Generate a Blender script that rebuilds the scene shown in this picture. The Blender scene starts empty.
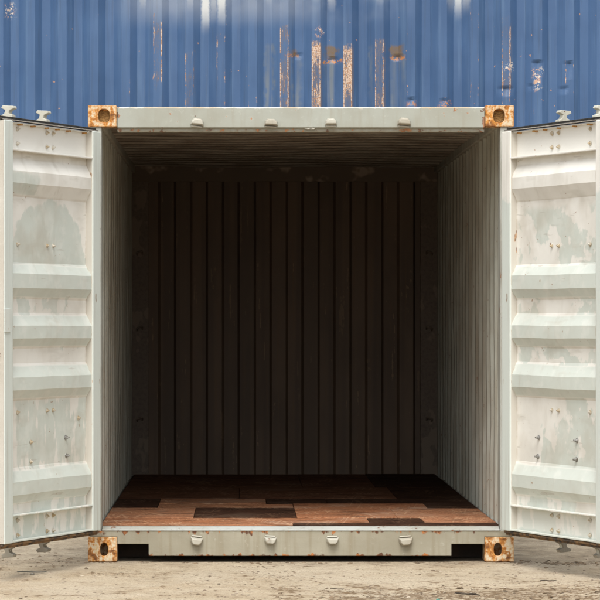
import bpy, bmesh, math, random
from mathutils import Vector, Matrix, noise as mnoise

R = math.radians
random.seed(7)
sc = bpy.context.scene
col = sc.collection

# ------------------------------------------------------------------ camera
CAM_X, CAM_D, CAM_H, FPX = -0.366, 16.95, 1.39, 2961.0
cam = bpy.data.cameras.new('camera')
cam.sensor_width = 36.0
cam.lens = 36.0 * FPX / 600.0
cam.shift_x = 63 / 600.0
cam.shift_y = 19 / 600.0
cam.clip_start = 0.5
cam.clip_end = 6000
camo = bpy.data.objects.new('camera', cam)
camo.location = (CAM_X, -CAM_D, CAM_H)
camo.rotation_euler = (R(90), 0, 0)
col.objects.link(camo)
sc.camera = camo

# ------------------------------------------------------------------ sky and sun (bright overcast)
SUN_EL, SUN_AZ = R(57), R(-9)         # azimuth from the camera side, negative = from the left
w = bpy.data.worlds.new('World')
sc.world = w
w.use_nodes = True
wn = w.node_tree
wn.nodes.clear()
sky = wn.nodes.new('ShaderNodeTexSky')
sky.sky_type = 'NISHITA'
sky.sun_disc = False
sky.sun_elevation = SUN_EL
sky.air_density = 1.4
sky.dust_density = 4.0
sky.ozone_density = 1.0
hs = wn.nodes.new('ShaderNodeHueSaturation')
hs.inputs['Saturation'].default_value = 0.22      # cloud cover takes the blue out
bg = wn.nodes.new('ShaderNodeBackground')
bg.inputs['Strength'].default_value = 0.15
wo = wn.nodes.new('ShaderNodeOutputWorld')
wn.links.new(sky.outputs[0], hs.inputs['Color'])
wn.links.new(hs.outputs[0], bg.inputs['Color'])
wn.links.new(bg.outputs[0], wo.inputs['Surface'])

sl = bpy.data.lights.new('sun', 'SUN')
sl.energy = 1.4
sl.angle = R(32)
sl.color = (1.0, 0.975, 0.925)
so = bpy.data.objects.new('sun', sl)
sdir = Vector((math.sin(SUN_AZ) * math.cos(SUN_EL), -math.cos(SUN_AZ) * math.cos(SUN_EL), math.sin(SUN_EL)))
so.rotation_euler = sdir.to_track_quat('Z', 'Y').to_euler()
so.location = (-6, -10, 15)
col.objects.link(so)
sky.sun_rotation = math.atan2(sdir.x, sdir.y)

sc.view_settings.view_transform = 'Standard'
sc.view_settings.look = 'None'
sc.view_settings.exposure = 0.56
sc.view_settings.gamma = 1.0
sc.view_settings.use_curve_mapping = False
sc.cycles.max_bounces = 6
sc.cycles.diffuse_bounces = 4

# ------------------------------------------------------------------ small shader language
class Sh:
    def __init__(s, name):
        s.m = bpy.data.materials.new(name)
        s.m.use_nodes = True
        s.t = s.m.node_tree
        s.b = s.t.nodes['Principled BSDF']
        s._pos = s._obj = None
    def link(s, v, inp):
        if isinstance(v, Fx): s.t.links.new(v.o, inp)
        elif isinstance(v, (tuple, list)): inp.default_value = tuple(v) + ((1.0,) if len(v) == 3 and len(inp.default_value) == 4 else ())
        else: inp.default_value = v
    def math(s, op, *a, clamp=False):
        n = s.t.nodes.new('ShaderNodeMath'); n.operation = op; n.use_clamp = clamp
        for i, v in enumerate(a): s.link(v, n.inputs[i])
        return Fx(s, n.outputs[0])
    def obj(s):
        if s._obj is None:
            n = s.t.nodes.new('ShaderNodeTexCoord'); s._obj = Fx(s, n.outputs['Object'])
        return s._obj
    def pos(s):
        if s._pos is None:
            n = s.t.nodes.new('ShaderNodeNewGeometry'); s._pos = Fx(s, n.outputs['Position'])
        return s._pos
    def sep(s, v):
        n = s.t.nodes.new('ShaderNodeSeparateXYZ'); s.t.links.new(v.o, n.inputs[0])
        return [Fx(s, o) for o in n.outputs]
    def scl(s, v, sx, sy, sz, off=(0, 0, 0)):
        n = s.t.nodes.new('ShaderNodeMapping'); s.t.links.new(v.o, n.inputs[0])
        n.inputs['Scale'].default_value = (sx, sy, sz); n.inputs['Location'].default_value = off
        return Fx(s, n.outputs[0])
    def noise(s, v, scale=5.0, detail=3.0, rough=0.55, dist=0.0):
        n = s.t.nodes.new('ShaderNodeTexNoise'); s.t.links.new(v.o, n.inputs['Vector'])
        n.inputs['Scale'].default_value = scale; n.inputs['Detail'].default_value = min(detail, 3.0 if scale < 12 else 2.0)
        n.inputs['Roughness'].default_value = rough; n.inputs['Distortion'].default_value = dist
        return Fx(s, n.outputs[0])
    def voro(s, v, scale=5.0, out=0):
        n = s.t.nodes.new('ShaderNodeTexVoronoi'); s.t.links.new(v.o, n.inputs['Vector'])
        n.inputs['Scale'].default_value = scale
        return Fx(s, n.outputs[out])
    def step(s, v, a, b):
        n = s.t.nodes.new('ShaderNodeMapRange'); n.interpolation_type = 'SMOOTHSTEP'
        s.link(v, n.inputs[0]); 
        if a < b:
            s.link(a, n.inputs[1]); s.link(b, n.inputs[2])
            n.inputs[3].default_value = 0; n.inputs[4].default_value = 1
        else:
            s.link(b, n.inputs[1]); s.link(a, n.inputs[2])
            n.inputs[3].default_value = 1; n.inputs[4].default_value = 0
        return Fx(s, n.outputs[0])
    def band(s, v, a, b, e):
        return s.step(v, a - e, a + e) * s.step(v, b + e, b - e)
    def mix(s, f, a, b):
        n = s.t.nodes.new('ShaderNodeMix'); n.data_type = 'RGBA'
        s.link(f, n.inputs[0]); s.link(a, n.inputs[6]); s.link(b, n.inputs[7])
        return Fx(s, n.outputs[2])
    def ramp(s, v, stops, interp='LINEAR'):
        n = s.t.nodes.new('ShaderNodeValToRGB'); s.link(v, n.inputs[0])
        e = n.color_ramp.elements; n.color_ramp.interpolation = interp
        while len(e) < len(stops): e.new(0.5)
        for i, (p, c) in enumerate(stops):
            e[i].position = p; e[i].color = tuple(c) + (1,)
        return Fx(s, n.outputs[0])
    def rgb(s, v):
        n = s.t.nodes.new('ShaderNodeSeparateColor'); s.t.links.new(v.o, n.inputs[0])
        return [Fx(s, o) for o in n.outputs[:3]]
    def done(s, color, rough=0.6, bump=None, bstr=0.3, bdist=0.004, metal=0.0, spec=0.5):
        s.link(color, s.b.inputs['Base Color']); s.link(rough, s.b.inputs['Roughness'])
        s.link(metal, s.b.inputs['Metallic']); s.link(spec, s.b.inputs['Specular IOR Level'])
        if bump is not None:
            n = s.t.nodes.new('ShaderNodeBump'); n.inputs['Strength'].default_value = bstr
            n.inputs['Distance'].default_value = bdist
            s.link(bump, n.inputs['Height']); s.t.links.new(n.outputs[0], s.b.inputs['Normal'])
        return s.m
class Fx:
    def __init__(s, sh, o): s.s = sh; s.o = o
    def __add__(s, b): return s.s.math('ADD', s, b)
    __radd__ = __add__
    def __sub__(s, b): return s.s.math('SUBTRACT', s, b)
    def __rsub__(s, b): return s.s.math('SUBTRACT', b, s)
    def __mul__(s, b): return s.s.math('MULTIPLY', s, b)
    __rmul__ = __mul__
    def __truediv__(s, b): return s.s.math('DIVIDE', s, b)
    def max(s, b): return s.s.math('MAXIMUM', s, b)
    def min(s, b): return s.s.math('MINIMUM', s, b)
    def abs(s): return s.s.math('ABSOLUTE', s)
    def cl(s): return s.s.math('ADD', s, 0.0, clamp=True)
    def fract(s): return s.s.math('FRACT', s)

# ------------------------------------------------------------------ materials
RUST_O, RUST_D, RUST_Y = (0.42, 0.15, 0.035), (0.10, 0.038, 0.015), (0.55, 0.30, 0.09)
WARM, COOL = (0.775, 0.76, 0.71), (0.59, 0.63, 0.58)
M = {}

def painted(name, base, tint=(0.42, 0.40, 0.33), rust=0.35, dirt=0.5, streak=True, rough=0.5, local=False, edge_rust=None):
    """old container paint: faded, dirty, with rust runs"""
    s = Sh(name); p = s.obj() if local else s.pos()
    n1 = s.noise(p, 2.3, 5, 0.6); n2 = s.noise(p, 16, 4, 0.6)
    st = s.noise(s.scl(p, 26, 26, 1.6), 1.0, 4, 0.6)
    c = s.mix((s.step(n1, 0.35, 0.75) * dirt).cl(), base, tint)
    c = s.mix((s.step(st, 0.52, 0.78) * dirt * 0.8).cl(), c, tuple(x * 0.72 for x in tint))
    c = s.mix(s.step(n2, 0.60, 0.80) * 0.35, c, tuple(min(1, x * 1.25) for x in base))
    n3 = s.noise(p, 7.5, 6, 0.7); n4 = s.noise(p, 60, 3, 0.6)
    rs = n3 + n4 * 0.25 + (st - 0.5) * (0.35 if streak else 0.0)
    rm = s.step(rs, 0.86 - rust * 0.22, 0.93 - rust * 0.20)
    rc = s.mix(s.step(n4, 0.4, 0.65), RUST_O, RUST_D)
    c = s.mix(rm, c, rc)
    M[name] = s.done(c, rough, n4, 0.25, 0.004)
    return M[name]

painted('header_paint', (0.385, 0.395, 0.345), (0.315, 0.305, 0.25), rust=0.1, dirt=0.55)
def header_mat():
    s = Sh('header_paint'); p = s.pos(); x, y, z = s.sep(p)
    n1 = s.noise(p, 2.6, 4, .6); n2 = s.noise(p, 30, 4, .65); st = s.noise(s.scl(p, 24, 24, 2.2), 1, 4, .6)
    c = s.mix(s.step(n1, .35, .7), (0.345, 0.358, 0.315), (0.30, 0.30, 0.25))
    c = s.mix(s.step(st, .50, .74) * .5, c, (0.28, 0.265, 0.205))
    c = s.mix(s.step(n2, .60, .74) * .3, c, (0.47, 0.475, 0.43))
    # paint scraped by the door seals along the lower lip, flaked along the top edge
    lip = s.step(z + (n2 - .5) * .02, 2.490, 2.476)
    c = s.mix(lip * (n2 * 1.2), c, (0.20, 0.165, 0.11))
    fl = s.step(z + (n2 - .5) * .03, 2.594, 2.601)
    c = s.mix(fl * .6, c, s.mix(s.step(n1, .48, .56), (0.62, 0.62, 0.58), (0.45, 0.33, 0.20)))
    ends = s.step(x.abs() + (n2 - .5) * .05, 1.022, 1.05)
    rm = s.step(n2 + lip * .12 + ends * .22 + (n1 - .5) * .3, .70, .76)
    c = s.mix(rm * .8, c, s.mix(s.step(st, .4, .6), RUST_O, RUST_D))
    M['header_paint'] = s.done(c, .5, n2, .25, .003)
header_mat()
painted('post_paint', (0.45, 0.46, 0.42), (0.32, 0.30, 0.25), rust=0.25, dirt=0.7)
painted('keeper_paint', (0.47, 0.455, 0.39), (0.33, 0.29, 0.22), rust=0.55, dirt=0.9)
painted('cam_dirty', (0.27, 0.25, 0.20), (0.16, 0.135, 0.10), rust=0.4, dirt=0.9, local=True)
painted('edge_paint', (0.50, 0.475, 0.42), (0.40, 0.36, 0.29), rust=0.25, dirt=0.6, local=True)
painted('rod_paint', (0.52, 0.52, 0.46), (0.36, 0.34, 0.27), rust=0.3, dirt=0.7, local=True)
painted('threshold_paint', (0.45, 0.465, 0.44), (0.34, 0.32, 0.26), rust=0.35, dirt=0.8)

def sill_mat():
    s = Sh('sill_paint'); p = s.pos(); x, y, z = s.sep(p)
    n1 = s.noise(p, 3, 5, .6); n2 = s.noise(p, 40, 4, .6)
    st = s.noise(s.scl(p, 30, 30, 1.5), 1, 4, .6)
    c = s.mix(s.step(n1, .3, .7), (0.335, 0.312, 0.240), (0.27, 0.245, 0.18))
    c = s.mix(s.step(st, .46, .70) * .7, c, (0.25, 0.215, 0.145))
    c = s.mix(s.step(n2, .64, .74) * .25, c, (0.48, 0.46, 0.39))
    up = s.step(z, .135, .178); lo = s.step(z, .06, .034)
    edge = (up * .24 + lo * .23)
    pos_n = s.noise(s.scl(p, 1, 1, .35), 26, 5, .65)
    rm = s.step(pos_n + edge + (n2 - .5) * .25, .73, .83)
    c = s.mix(rm, c, s.mix(s.step(n2, .4, .6), RUST_O, RUST_D))
    M['sill_paint'] = s.done(c, .6, n2, .3, .004)
sill_mat()

def casting_mat(name, amt, brown):
    s = Sh(name); p = s.pos()
    n1 = s.noise(p, 19, 5, .62, .6); n2 = s.noise(p, 75, 4, .65); st = s.noise(s.scl(p, 34, 34, 6), 1, 4, .6)
    rust = s.mix(s.step(n2, .38, .62), (0.62, 0.275, 0.055), (0.40, 0.150, 0.030))
    rust = s.mix(s.step(n1, .5 - brown * .2, .75), rust, (0.13, 0.055, 0.025))
    cream = s.mix(s.step(n2, .4, .7), (0.60, 0.52, 0.38), (0.58, 0.40, 0.20))
    # bevel-edge rust: the rim of the casting lost its paint first
    bv = s.t.nodes.new('ShaderNodeBevel'); bv.samples = 4; bv.inputs[0].default_value = .022
    ge = s.t.nodes.new('ShaderNodeNewGeometry'); dt = s.t.nodes.new('ShaderNodeVectorMath'); dt.operation = 'DOT_PRODUCT'
    s.t.links.new(bv.outputs[0], dt.inputs[0]); s.t.links.new(ge.outputs['True Normal'], dt.inputs[1])
    rim = 1.0 - Fx(s, dt.outputs['Value'])
    m = s.step(n1 * .6 + st * .5 + n2 * .15, .62 - amt * .14, .72 - amt * .1)
    m = m.max(s.step(rim + (n1 - .5) * .12, .03, .12))
    c = s.mix(m, cream, rust)
    M[name] = s.done(c, .8, n2, .6, .005, spec=.3)
casting_mat('casting_rust_top', 0.42, 0.0)
casting_mat('casting_rust_low', 0.40, 0.35)

def hole_back_mat():
    s = Sh('casting_back_brown'); p = s.pos(); n = s.noise(s.scl(p, 1, 1, 3), 60, 4, .6)
    c = s.mix(s.step(n, .35, .65), (0.20, 0.105, 0.035), (0.42, 0.25, 0.09))
    M['casting_back_brown'] = s.done(c, .95, n, .6, .01)
hole_back_mat()

def door_mats(side):
    # panel: warm white, with grey-green touch-up paint rolled over ridges and parts of the flats
    s = Sh('door_panel_paint_' + side); p = s.obj(); x, y, z = s.sep(p)
    u = x; v = y.abs() * -1.0
    wob = (s.noise(p, 9, 5, .65) - .5)
    big = s.noise(s.scl(p, 1, 1, 1, (3.1 if side == 'a' else 8.7, 0, 1.3)), 2.6, 3, .5, .8)
    drip = s.noise(s.scl(p, 11, 11, 2.6), 1.0, 4, .65)
    ridge = s.step(v, -.040, -.034)
    zz = z + wob * .10
    rid_m = ridge * s.step(zz, 1.86, 1.78)
    if side == 'a':
        ex = (u - .56) / .48; ez = (z - 1.66) / .40
        r2 = s.math('SQRT', ex * ex + ez * ez) + wob * .35
        f = s.step(r2, 1.0, .95) * s.step(z, 1.66, 1.70)
        low = s.step(drip * .7 + big * .5 + wob * .3, .56, .62) * s.step(z, .98, .92)
        mid = s.step(big + wob * .5, .55, .60) * s.band(z, 1.2, 1.52, .02)
        f = f.max(low).max(mid)
        f = f.max(s.step(z + wob * .12, .30, .27) * s.step(drip, .4, .5))
        rid_m = rid_m.max(ridge * s.step(u + wob * .3, .72, .80) * s.step(zz, 2.2, 2.16))
    else:
        f = s.step(big + wob * .35, .50, .535) * s.step(z, 2.03, 1.98)
        f = f * s.step(u, .10, .14)
    m = (f * (1.0 - ridge)).max(rid_m)
    c = s.mix(m, WARM, COOL)
    c = s.mix((m * s.step(wob, -.02, .16) * .6).cl(), c, (0.68, 0.70, 0.65))
    n4 = s.noise(p, 70, 3, .6); n1 = s.noise(p, 4, 5, .6)
    c = s.mix(s.step(n1, .45, .8) * .32, c, (0.42, 0.38, 0.31))
    c = s.mix(s.step(drip, .58, .8) * .35, c, (0.46, 0.43, 0.36))
    seam = (s.step(u, .112, .099).max(s.step(u, 1.05, 1.066))) * s.step(s.noise(s.scl(p, 8, 8, 14), 1.0, 3, .6), .44, .60)
    c = s.mix(seam * .6, c, (0.40, 0.31, 0.20))
    fold = s.band(v, -.0445, -.040, .003) * s.step(n1, .35, .6)
    c = s.mix(fold * .35, c, (0.42, 0.36, 0.27))
    smear = s.step(s.noise(s.scl(p, 2.2, 2, 8), 1.3, 4, .7), .56, .72)
    c = s.mix(smear * .28, c, (0.45, 0.42, 0.35))
    scuff = s.step(s.noise(s.scl(p, 3, 2, 30), 1.0, 3, .6), .66, .70)
    c = s.mix(scuff * .4, c, (0.40, 0.37, 0.31))
    spots = s.step(s.noise(p, 34, 3, .5), .735, .765)
    c = s.mix(spots * .8, c, (0.30, 0.17, 0.08))
    M['door_panel_paint_' + side] = s.done(c, .5, n1, .8, .008)
    # stiles
    s = Sh('door_frame_paint_' + side); p = s.obj(); x, y, z = s.sep(p)
    wob = (s.noise(p, 11, 5, .65) - .5); n4 = s.noise(p, 60, 3, .6)
    v = y.abs() * -1.0
    face = s.step(v, -.010, -.004)
    top = 2.07 if side == 'b' else 2.60
    m = face * s.step(z + wob * .15, top + .02, top - .02)
    c = s.mix(m, s.mix(face, (0.56, 0.53, 0.47), WARM), (0.61, 0.655, 0.615))
    st = s.noise(s.scl(p, 40, 40, 1.2), 1, 4, .6)
    c = s.mix(s.step(st, .5, .75) * .4, c, (0.40, 0.38, 0.32))
    rs = s.step(s.noise(s.scl(p, 1, 1, .35), 24, 4, .65) + s.step(v, -.02, -.05) * .07, .70, .75)
    c = s.mix(rs * .85, c, s.mix(s.step(n4, .45, .6), (0.45, 0.24, 0.10), (0.15, 0.08, 0.045)))
    M['door_frame_paint_' + side] = s.done(c, .5, n4, .2, .003)
door_mats('a'); door_mats('b')

def simple(name, c1, c2, sc_, rough, bstr=.3, lo=.35, hi=.65, spec=.5, metal=0.0, stretch=(1, 1, 1), local=False):
    s = Sh(name); p = s.scl(s.obj() if local else s.pos(), *stretch)
    n = s.noise(p, sc_, 5, .62)
    M[name] = s.done(s.mix(s.step(n, lo, hi), c1, c2), rough, n, bstr, .004, metal, spec)
simple('gasket_rubber', (0.018, 0.017, 0.015), (0.05, 0.045, 0.038), 20, .7, spec=.2)
simple('gasket_rust', (0.045, 0.035, 0.028), (0.22, 0.125, 0.055), 18, .8, local=True)
simple('gasket_highlight', (0.22, 0.20, 0.18), (0.40, 0.37, 0.32), 30, .7)  # highlight line along the top seal, painted as a pale grey strip
simple('weld_rust', (0.50, 0.27, 0.08), (0.36, 0.17, 0.05), 60, .9)
simple('bolt_steel', (0.62, 0.59, 0.52), (0.46, 0.36, 0.22), 45, .5, metal=.15)
simple('bolt_zinc', (0.42, 0.42, 0.41), (0.22, 0.20, 0.17), 70, .4, metal=.5)
simple('underside_steel', (0.030, 0.024, 0.019), (0.06, 0.038, 0.025), 8, .85)
simple('roof_inside', (0.37, 0.34, 0.285), (0.22, 0.185, 0.145), 4, .6, stretch=(.8, 1.2, 1))
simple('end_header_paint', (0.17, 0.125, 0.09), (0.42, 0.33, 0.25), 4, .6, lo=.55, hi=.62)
simple('stick_wood', (0.07, 0.065, 0.05), (0.12, 0.11, 0.085), 40, .9, stretch=(.2, 1, 1))
simple('twig_bark', (0.05, 0.038, 0.028), (0.09, 0.07, 0.05), 60, .95)
simple('scrap_plastic', (0.04, 0.16, 0.12), (0.09, 0.25, 0.19), 60, .5)
simple('stone_grey', (0.22, 0.20, 0.17), (0.34, 0.31, 0.26), 50, .95)
simple('gravel_mix', (0.20, 0.15, 0.105), (0.46, 0.39, 0.30), 9, .95, lo=.40, hi=.60)
simple('clod_dark', (0.10, 0.072, 0.046), (0.23, 0.165, 0.105), 14, .98)

def wall_mat():
    s = Sh('side_wall_paint'); p = s.pos(); x, y, z = s.sep(p)
    n1 = s.noise(p, 3.2, 5, .6); st = s.noise(s.scl(p, 1, 24, 1.3), 1, 4, .6); n2 = s.noise(p, 42, 4, .65)
    c = s.mix(s.step(n1, .35, .7), (0.57, 0.59, 0.525), (0.46, 0.455, 0.39))
    c = s.mix(s.step(st, .46, .66) * .65, c, (0.36, 0.325, 0.25))
    sc1 = s.step(s.noise(s.scl(p, 1, 9, 1.2), 3.2, 5, .7), .66, .72)
    c = s.mix(sc1 * .8, c, (0.60, 0.54, 0.44))
    rub = s.step(n2 + (n1 - .5) * .5, .70, .76)
    c = s.mix(rub * .7, c, (0.24, 0.13, 0.07))
    M['side_wall_paint'] = s.done(c, .55, n1, .7, .006)
wall_mat()

def end_mat():
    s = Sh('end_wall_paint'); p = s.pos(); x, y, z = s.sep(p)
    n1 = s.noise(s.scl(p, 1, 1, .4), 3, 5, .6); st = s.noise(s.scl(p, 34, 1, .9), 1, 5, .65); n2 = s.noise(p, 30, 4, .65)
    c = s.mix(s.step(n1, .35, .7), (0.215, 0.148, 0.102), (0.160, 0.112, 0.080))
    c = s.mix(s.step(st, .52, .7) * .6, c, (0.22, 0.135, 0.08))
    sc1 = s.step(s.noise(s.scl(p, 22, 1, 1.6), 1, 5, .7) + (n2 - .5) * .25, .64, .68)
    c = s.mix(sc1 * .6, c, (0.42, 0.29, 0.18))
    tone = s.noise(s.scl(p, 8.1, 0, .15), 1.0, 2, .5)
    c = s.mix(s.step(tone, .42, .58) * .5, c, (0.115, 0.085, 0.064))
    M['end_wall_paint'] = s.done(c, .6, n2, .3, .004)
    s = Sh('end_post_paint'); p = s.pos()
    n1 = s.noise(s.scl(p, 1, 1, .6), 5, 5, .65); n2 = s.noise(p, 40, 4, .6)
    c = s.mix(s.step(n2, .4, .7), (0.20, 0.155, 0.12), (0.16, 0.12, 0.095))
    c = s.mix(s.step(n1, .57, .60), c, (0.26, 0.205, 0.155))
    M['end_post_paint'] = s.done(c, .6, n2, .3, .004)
end_mat()

def ply_mat(name, a, b, scr):
    s = Sh(name); p = s.pos()
    g = s.noise(s.scl(p, 7, 20, 1), 1.8, 6, .7, .8); n1 = s.noise(p, 2.6, 5, .6); f = s.noise(s.scl(p, 45, 22, 1), 1.6, 4, .75)
    c = s.mix(s.step(g * .45 + f * .55, .38, .62), a, b)
    c = s.mix(s.step(n1, .45, .75) * .5, c, tuple(x * .55 for x in b))
    q = s.scl(p, 2.2, 1, 1)
    def scratch(rot, sx, sy, th):
        n = s.t.nodes.new('ShaderNodeMapping'); s.t.links.new(p.o, n.inputs[0])
        n.inputs['Rotation'].default_value = (0, 0, -R(rot))
        return s.step(s.noise(s.scl(Fx(s, n.outputs[0]), sx, sy, 1, (rot, rot, 0)), 1, 2, .5), th, th + .04)
    sm = scratch(84, 1.6, 50, .60).max(scratch(97, 1.4, 56, .60)).max(scratch(71, 1.5, 60, .61)).max(scratch(106, 1.9, 60, .61)).max(scratch(3, 2.5, 60, .63))
    wear = s.step(n1 + (g - .5) * .6 + (f - .5) * .3, .56, .66)
    sm = sm * s.step(s.noise(p, 3.7, 3, .5), .42, .62)
    grime = s.step(s.noise(s.scl(p, 1, 1.8, 1), 4.3, 4, .65), .50, .66)
    c = s.mix((sm * scr).cl(), c, (0.66, 0.42, 0.26))
    c = s.mix(grime * .62, c, tuple(x * .38 for x in b))
    c = s.mix(wear * scr * .75, c, (0.62, 0.42, 0.30))
    M[name] = s.done(c, .80, f, .35, .003, spec=.06)
ply_mat('plywood_worn', (0.47, 0.225, 0.122), (0.24, 0.105, 0.056), .46)
ply_mat('plywood_red', (0.42, 0.185, 0.094), (0.23, 0.092, 0.045), .42)
ply_mat('plywood_shaded_rear', (0.19, 0.088, 0.050), (0.105, 0.048, 0.028), .16)  # rear boards: the dim interior's shade is put into this darker colour
ply_mat('plywood_dark', (0.068, 0.032, 0.019), (0.034, 0.017, 0.011), .10)

# ---- blue container paint
BF = 114.0
BY = FPX / BF - CAM_D
BP, BX0 = 0.278, (280 - 237) / BF + CAM_X
def bx(px): return (px - 237) / BF + CAM_X
def bz(py): return CAM_H + (319 - py) / BF
def blue_mat():
    s = Sh('blue_paint'); p = s.pos(); x, y, z = s.sep(p)
    n1 = s.noise(p, 1.6, 5, .6); n2 = s.noise(p, 28, 4, .65); n5 = s.noise(p, 85, 3, .6)
    st = s.noise(s.scl(p, 16, 1, .8), 1, 4, .6)
    c = s.mix(s.step(n1, .3, .7), (0.036, 0.086, 0.192), (0.050, 0.110, 0.232))
    c = s.mix(s.step(st, .48, .72) * .5, c, (0.092, 0.165, 0.286))
    st2 = s.noise(s.scl(p, 34, 1, 1.1, (5, 0, 3)), 1, 3, .65)
    c = s.mix(s.step(st2, .52, .70) * .4, c, (0.036, 0.066, 0.125))
    c = s.mix(s.step(n2, .58, .8) * .25, c, (0.055, 0.10, 0.21))
    front = s.step(y, BY + .2, BY + .1)
    # bleached remains of large white lettering above
    fade = None
    for pa, pb, py0, amt in ((139, 147, 7, .50), (147.5, 154, 5, .35), (186, 194, 11, .45), (194.5, 201, 5, .3), (201.5, 209.5, 24, .95), (210, 217, 17, .50), (217.5, 226, 18, .85), (265, 273, 7, .40), (312, 320, 5, .35), (328, 336, 8, .65), (375.5, 384, 4, .45), (447.5, 454.5, 8, .40), (455, 462, 12, .9), (462.5, 470, 7, .6)):
        a = s.band(x + (n2 - .5) * .03, bx(pa), bx(pb), .016) * s.step(z + (n1 - .5) * .25, bz(py0 + 12), bz(py0 - 22)) * (amt * .85)
        fade = a if fade is None else fade.max(a)
    haze = s.step(z, bz(32), bz(2)) * s.band(x, bx(128), bx(400), .25) * s.step(n1, .3, .7) * .22
    c = s.mix((fade.max(haze) * front).cl(), c, (0.66, 0.66, 0.62))
    n9 = s.noise(p, 15, 3, .6)
    # rust/primer scrapes along the edges of the proud flats
    ph = ((x - BX0) / BP + 64.0).fract()
    flats = {-8: .12, -6: .05, -5: .18, -4: .62, -3: .66, -2: .45, -1: .40, 0: .90, 1: 1.0, 2: .98, 3: .88, 4: .22, 5: .18, 6: .42, 7: .55, 8: .12, 9: .15}
    tops = {-8: 0, -5: 55, -4: 0, -3: 52, -2: 36, -1: 54, 0: 27, 1: 43, 2: 47, 3: 41, 4: 30, 5: 30, 6: 12, 7: 15, 8: 60, 9: 40}
    lo_i, cnt = -10, 22
    stops = []
    for k in range(lo_i, lo_i + cnt):
        stops.append(((k - lo_i) / cnt, (flats.get(k, .05) * .8, tops.get(k, 40) / 110.0, 0)))
    par = s.ramp((x - (BX0 - .1 + lo_i * BP)) / (cnt * BP), stops, 'CONSTANT')
    inten, topv, _ = s.rgb(par)
    py = (319.0 - (z - CAM_H) * BF)
    infront = s.step(py - topv * 110.0 + (n2 - .5) * 16.0, -3, 4)
    fe = BP and .074 / BP
    pw = ph + (n9 - .5) * .045
    e1 = s.step((pw - .012).abs(), .028, .008); e2 = s.step((pw - (fe - .012)).abs(), .028, .008)
    on = s.band(ph, 0.0, fe, .008)
    edge = e1.max(e2)
    brk = s.noise(s.scl(p, 26, 1, 5.5), 2.0, 5, .75)
    patch = s.noise(s.scl(p, 1.5, 1, 1), 3.3, 3, .5)
    q = brk * .75 + (n5 - .5) * .35 + (patch - .5) * .85 + .115 + inten * .56
    em = edge * s.step(q, .75, .82)
    im = on * s.step(q, .93, .99)
    sm = em.max(im) * infront * front * s.step(inten, .03, .1)
    sc_c = s.mix(s.step(n5, .46, .58), (0.56, 0.43, 0.34), (0.30, 0.15, 0.075))
    halo = s.band(ph, -.02, fe + .06, .03) * infront * front * s.step(q, .66, .95) * s.step(inten, .3, .6)
    c = s.mix((halo * .5).cl(), c, (0.17, 0.115, 0.07))
    c = s.mix(sm.cl(), c, sc_c)
    # brown rust smudges where something was torn off, runs below them
    def box(px0, px1, py0, py1, e=.018):
        wv = (n9 - .5) * .11
        return s.band(x + wv, bx(px0), bx(px1), e) * s.band(z + wv * .6, bz(py1), bz(py0), e)
    sm1 = box(325.5, 337, 46, 58, .02).max(box(390, 403, 45, 57, .02)).max(box(292, 298, 50, 57, .02))
    c = s.mix((sm1 * (n2 + .35)).cl(), c, (0.15, 0.098, 0.05))
    run = box(326, 340, 58, 106, .05).max(box(391, 404, 57, 106, .05)).max(box(265, 273, 44, 107, .02)).max(box(369, 373, 46, 106, .02)).max(box(294, 300, 55, 107, .03))
    c = s.mix((run * s.step(st, .40, .66) * .42).cl(), c, (0.225, 0.215, 0.15))
    sm2 = box(325, 342, 59, 62.5, .012).max(box(390, 405, 56, 60, .012)).max(box(286, 299, 54, 57, .012)).max(box(408, 415, 102, 107, .02)).max(box(440, 449, 102, 107, .02))
    c = s.mix((sm2 * s.step(n5 + n2, .92, 1.06)).cl(), c, (0.40, 0.17, 0.06))
    # pale chipped patches
    ch = box(5, 14, 4, 17, .03).max(box(504, 513, 64, 71, .02)).max(box(316, 323, 27, 36, .025)).max(box(534, 541, 68, 90, .02))
    c = s.mix((ch * s.step(n5 + n2, 1.02, 1.10)).cl(), c, s.mix(s.step(n9, .45, .55), (0.60, 0.55, 0.48), (0.50, 0.30, 0.20)))
    # scattered chips
    spk = s.step(s.noise(p, 22, 3, .5), .745, .77)
    c = s.mix(spk * .8, c, (0.45, 0.25, 0.15))
    M['blue_paint'] = s.done(c, .5, n2, .2, .003)
blue_mat()
simple('blue_rail', (0.046, 0.108, 0.232), (0.06, 0.13, 0.265), 4, .5)

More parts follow.
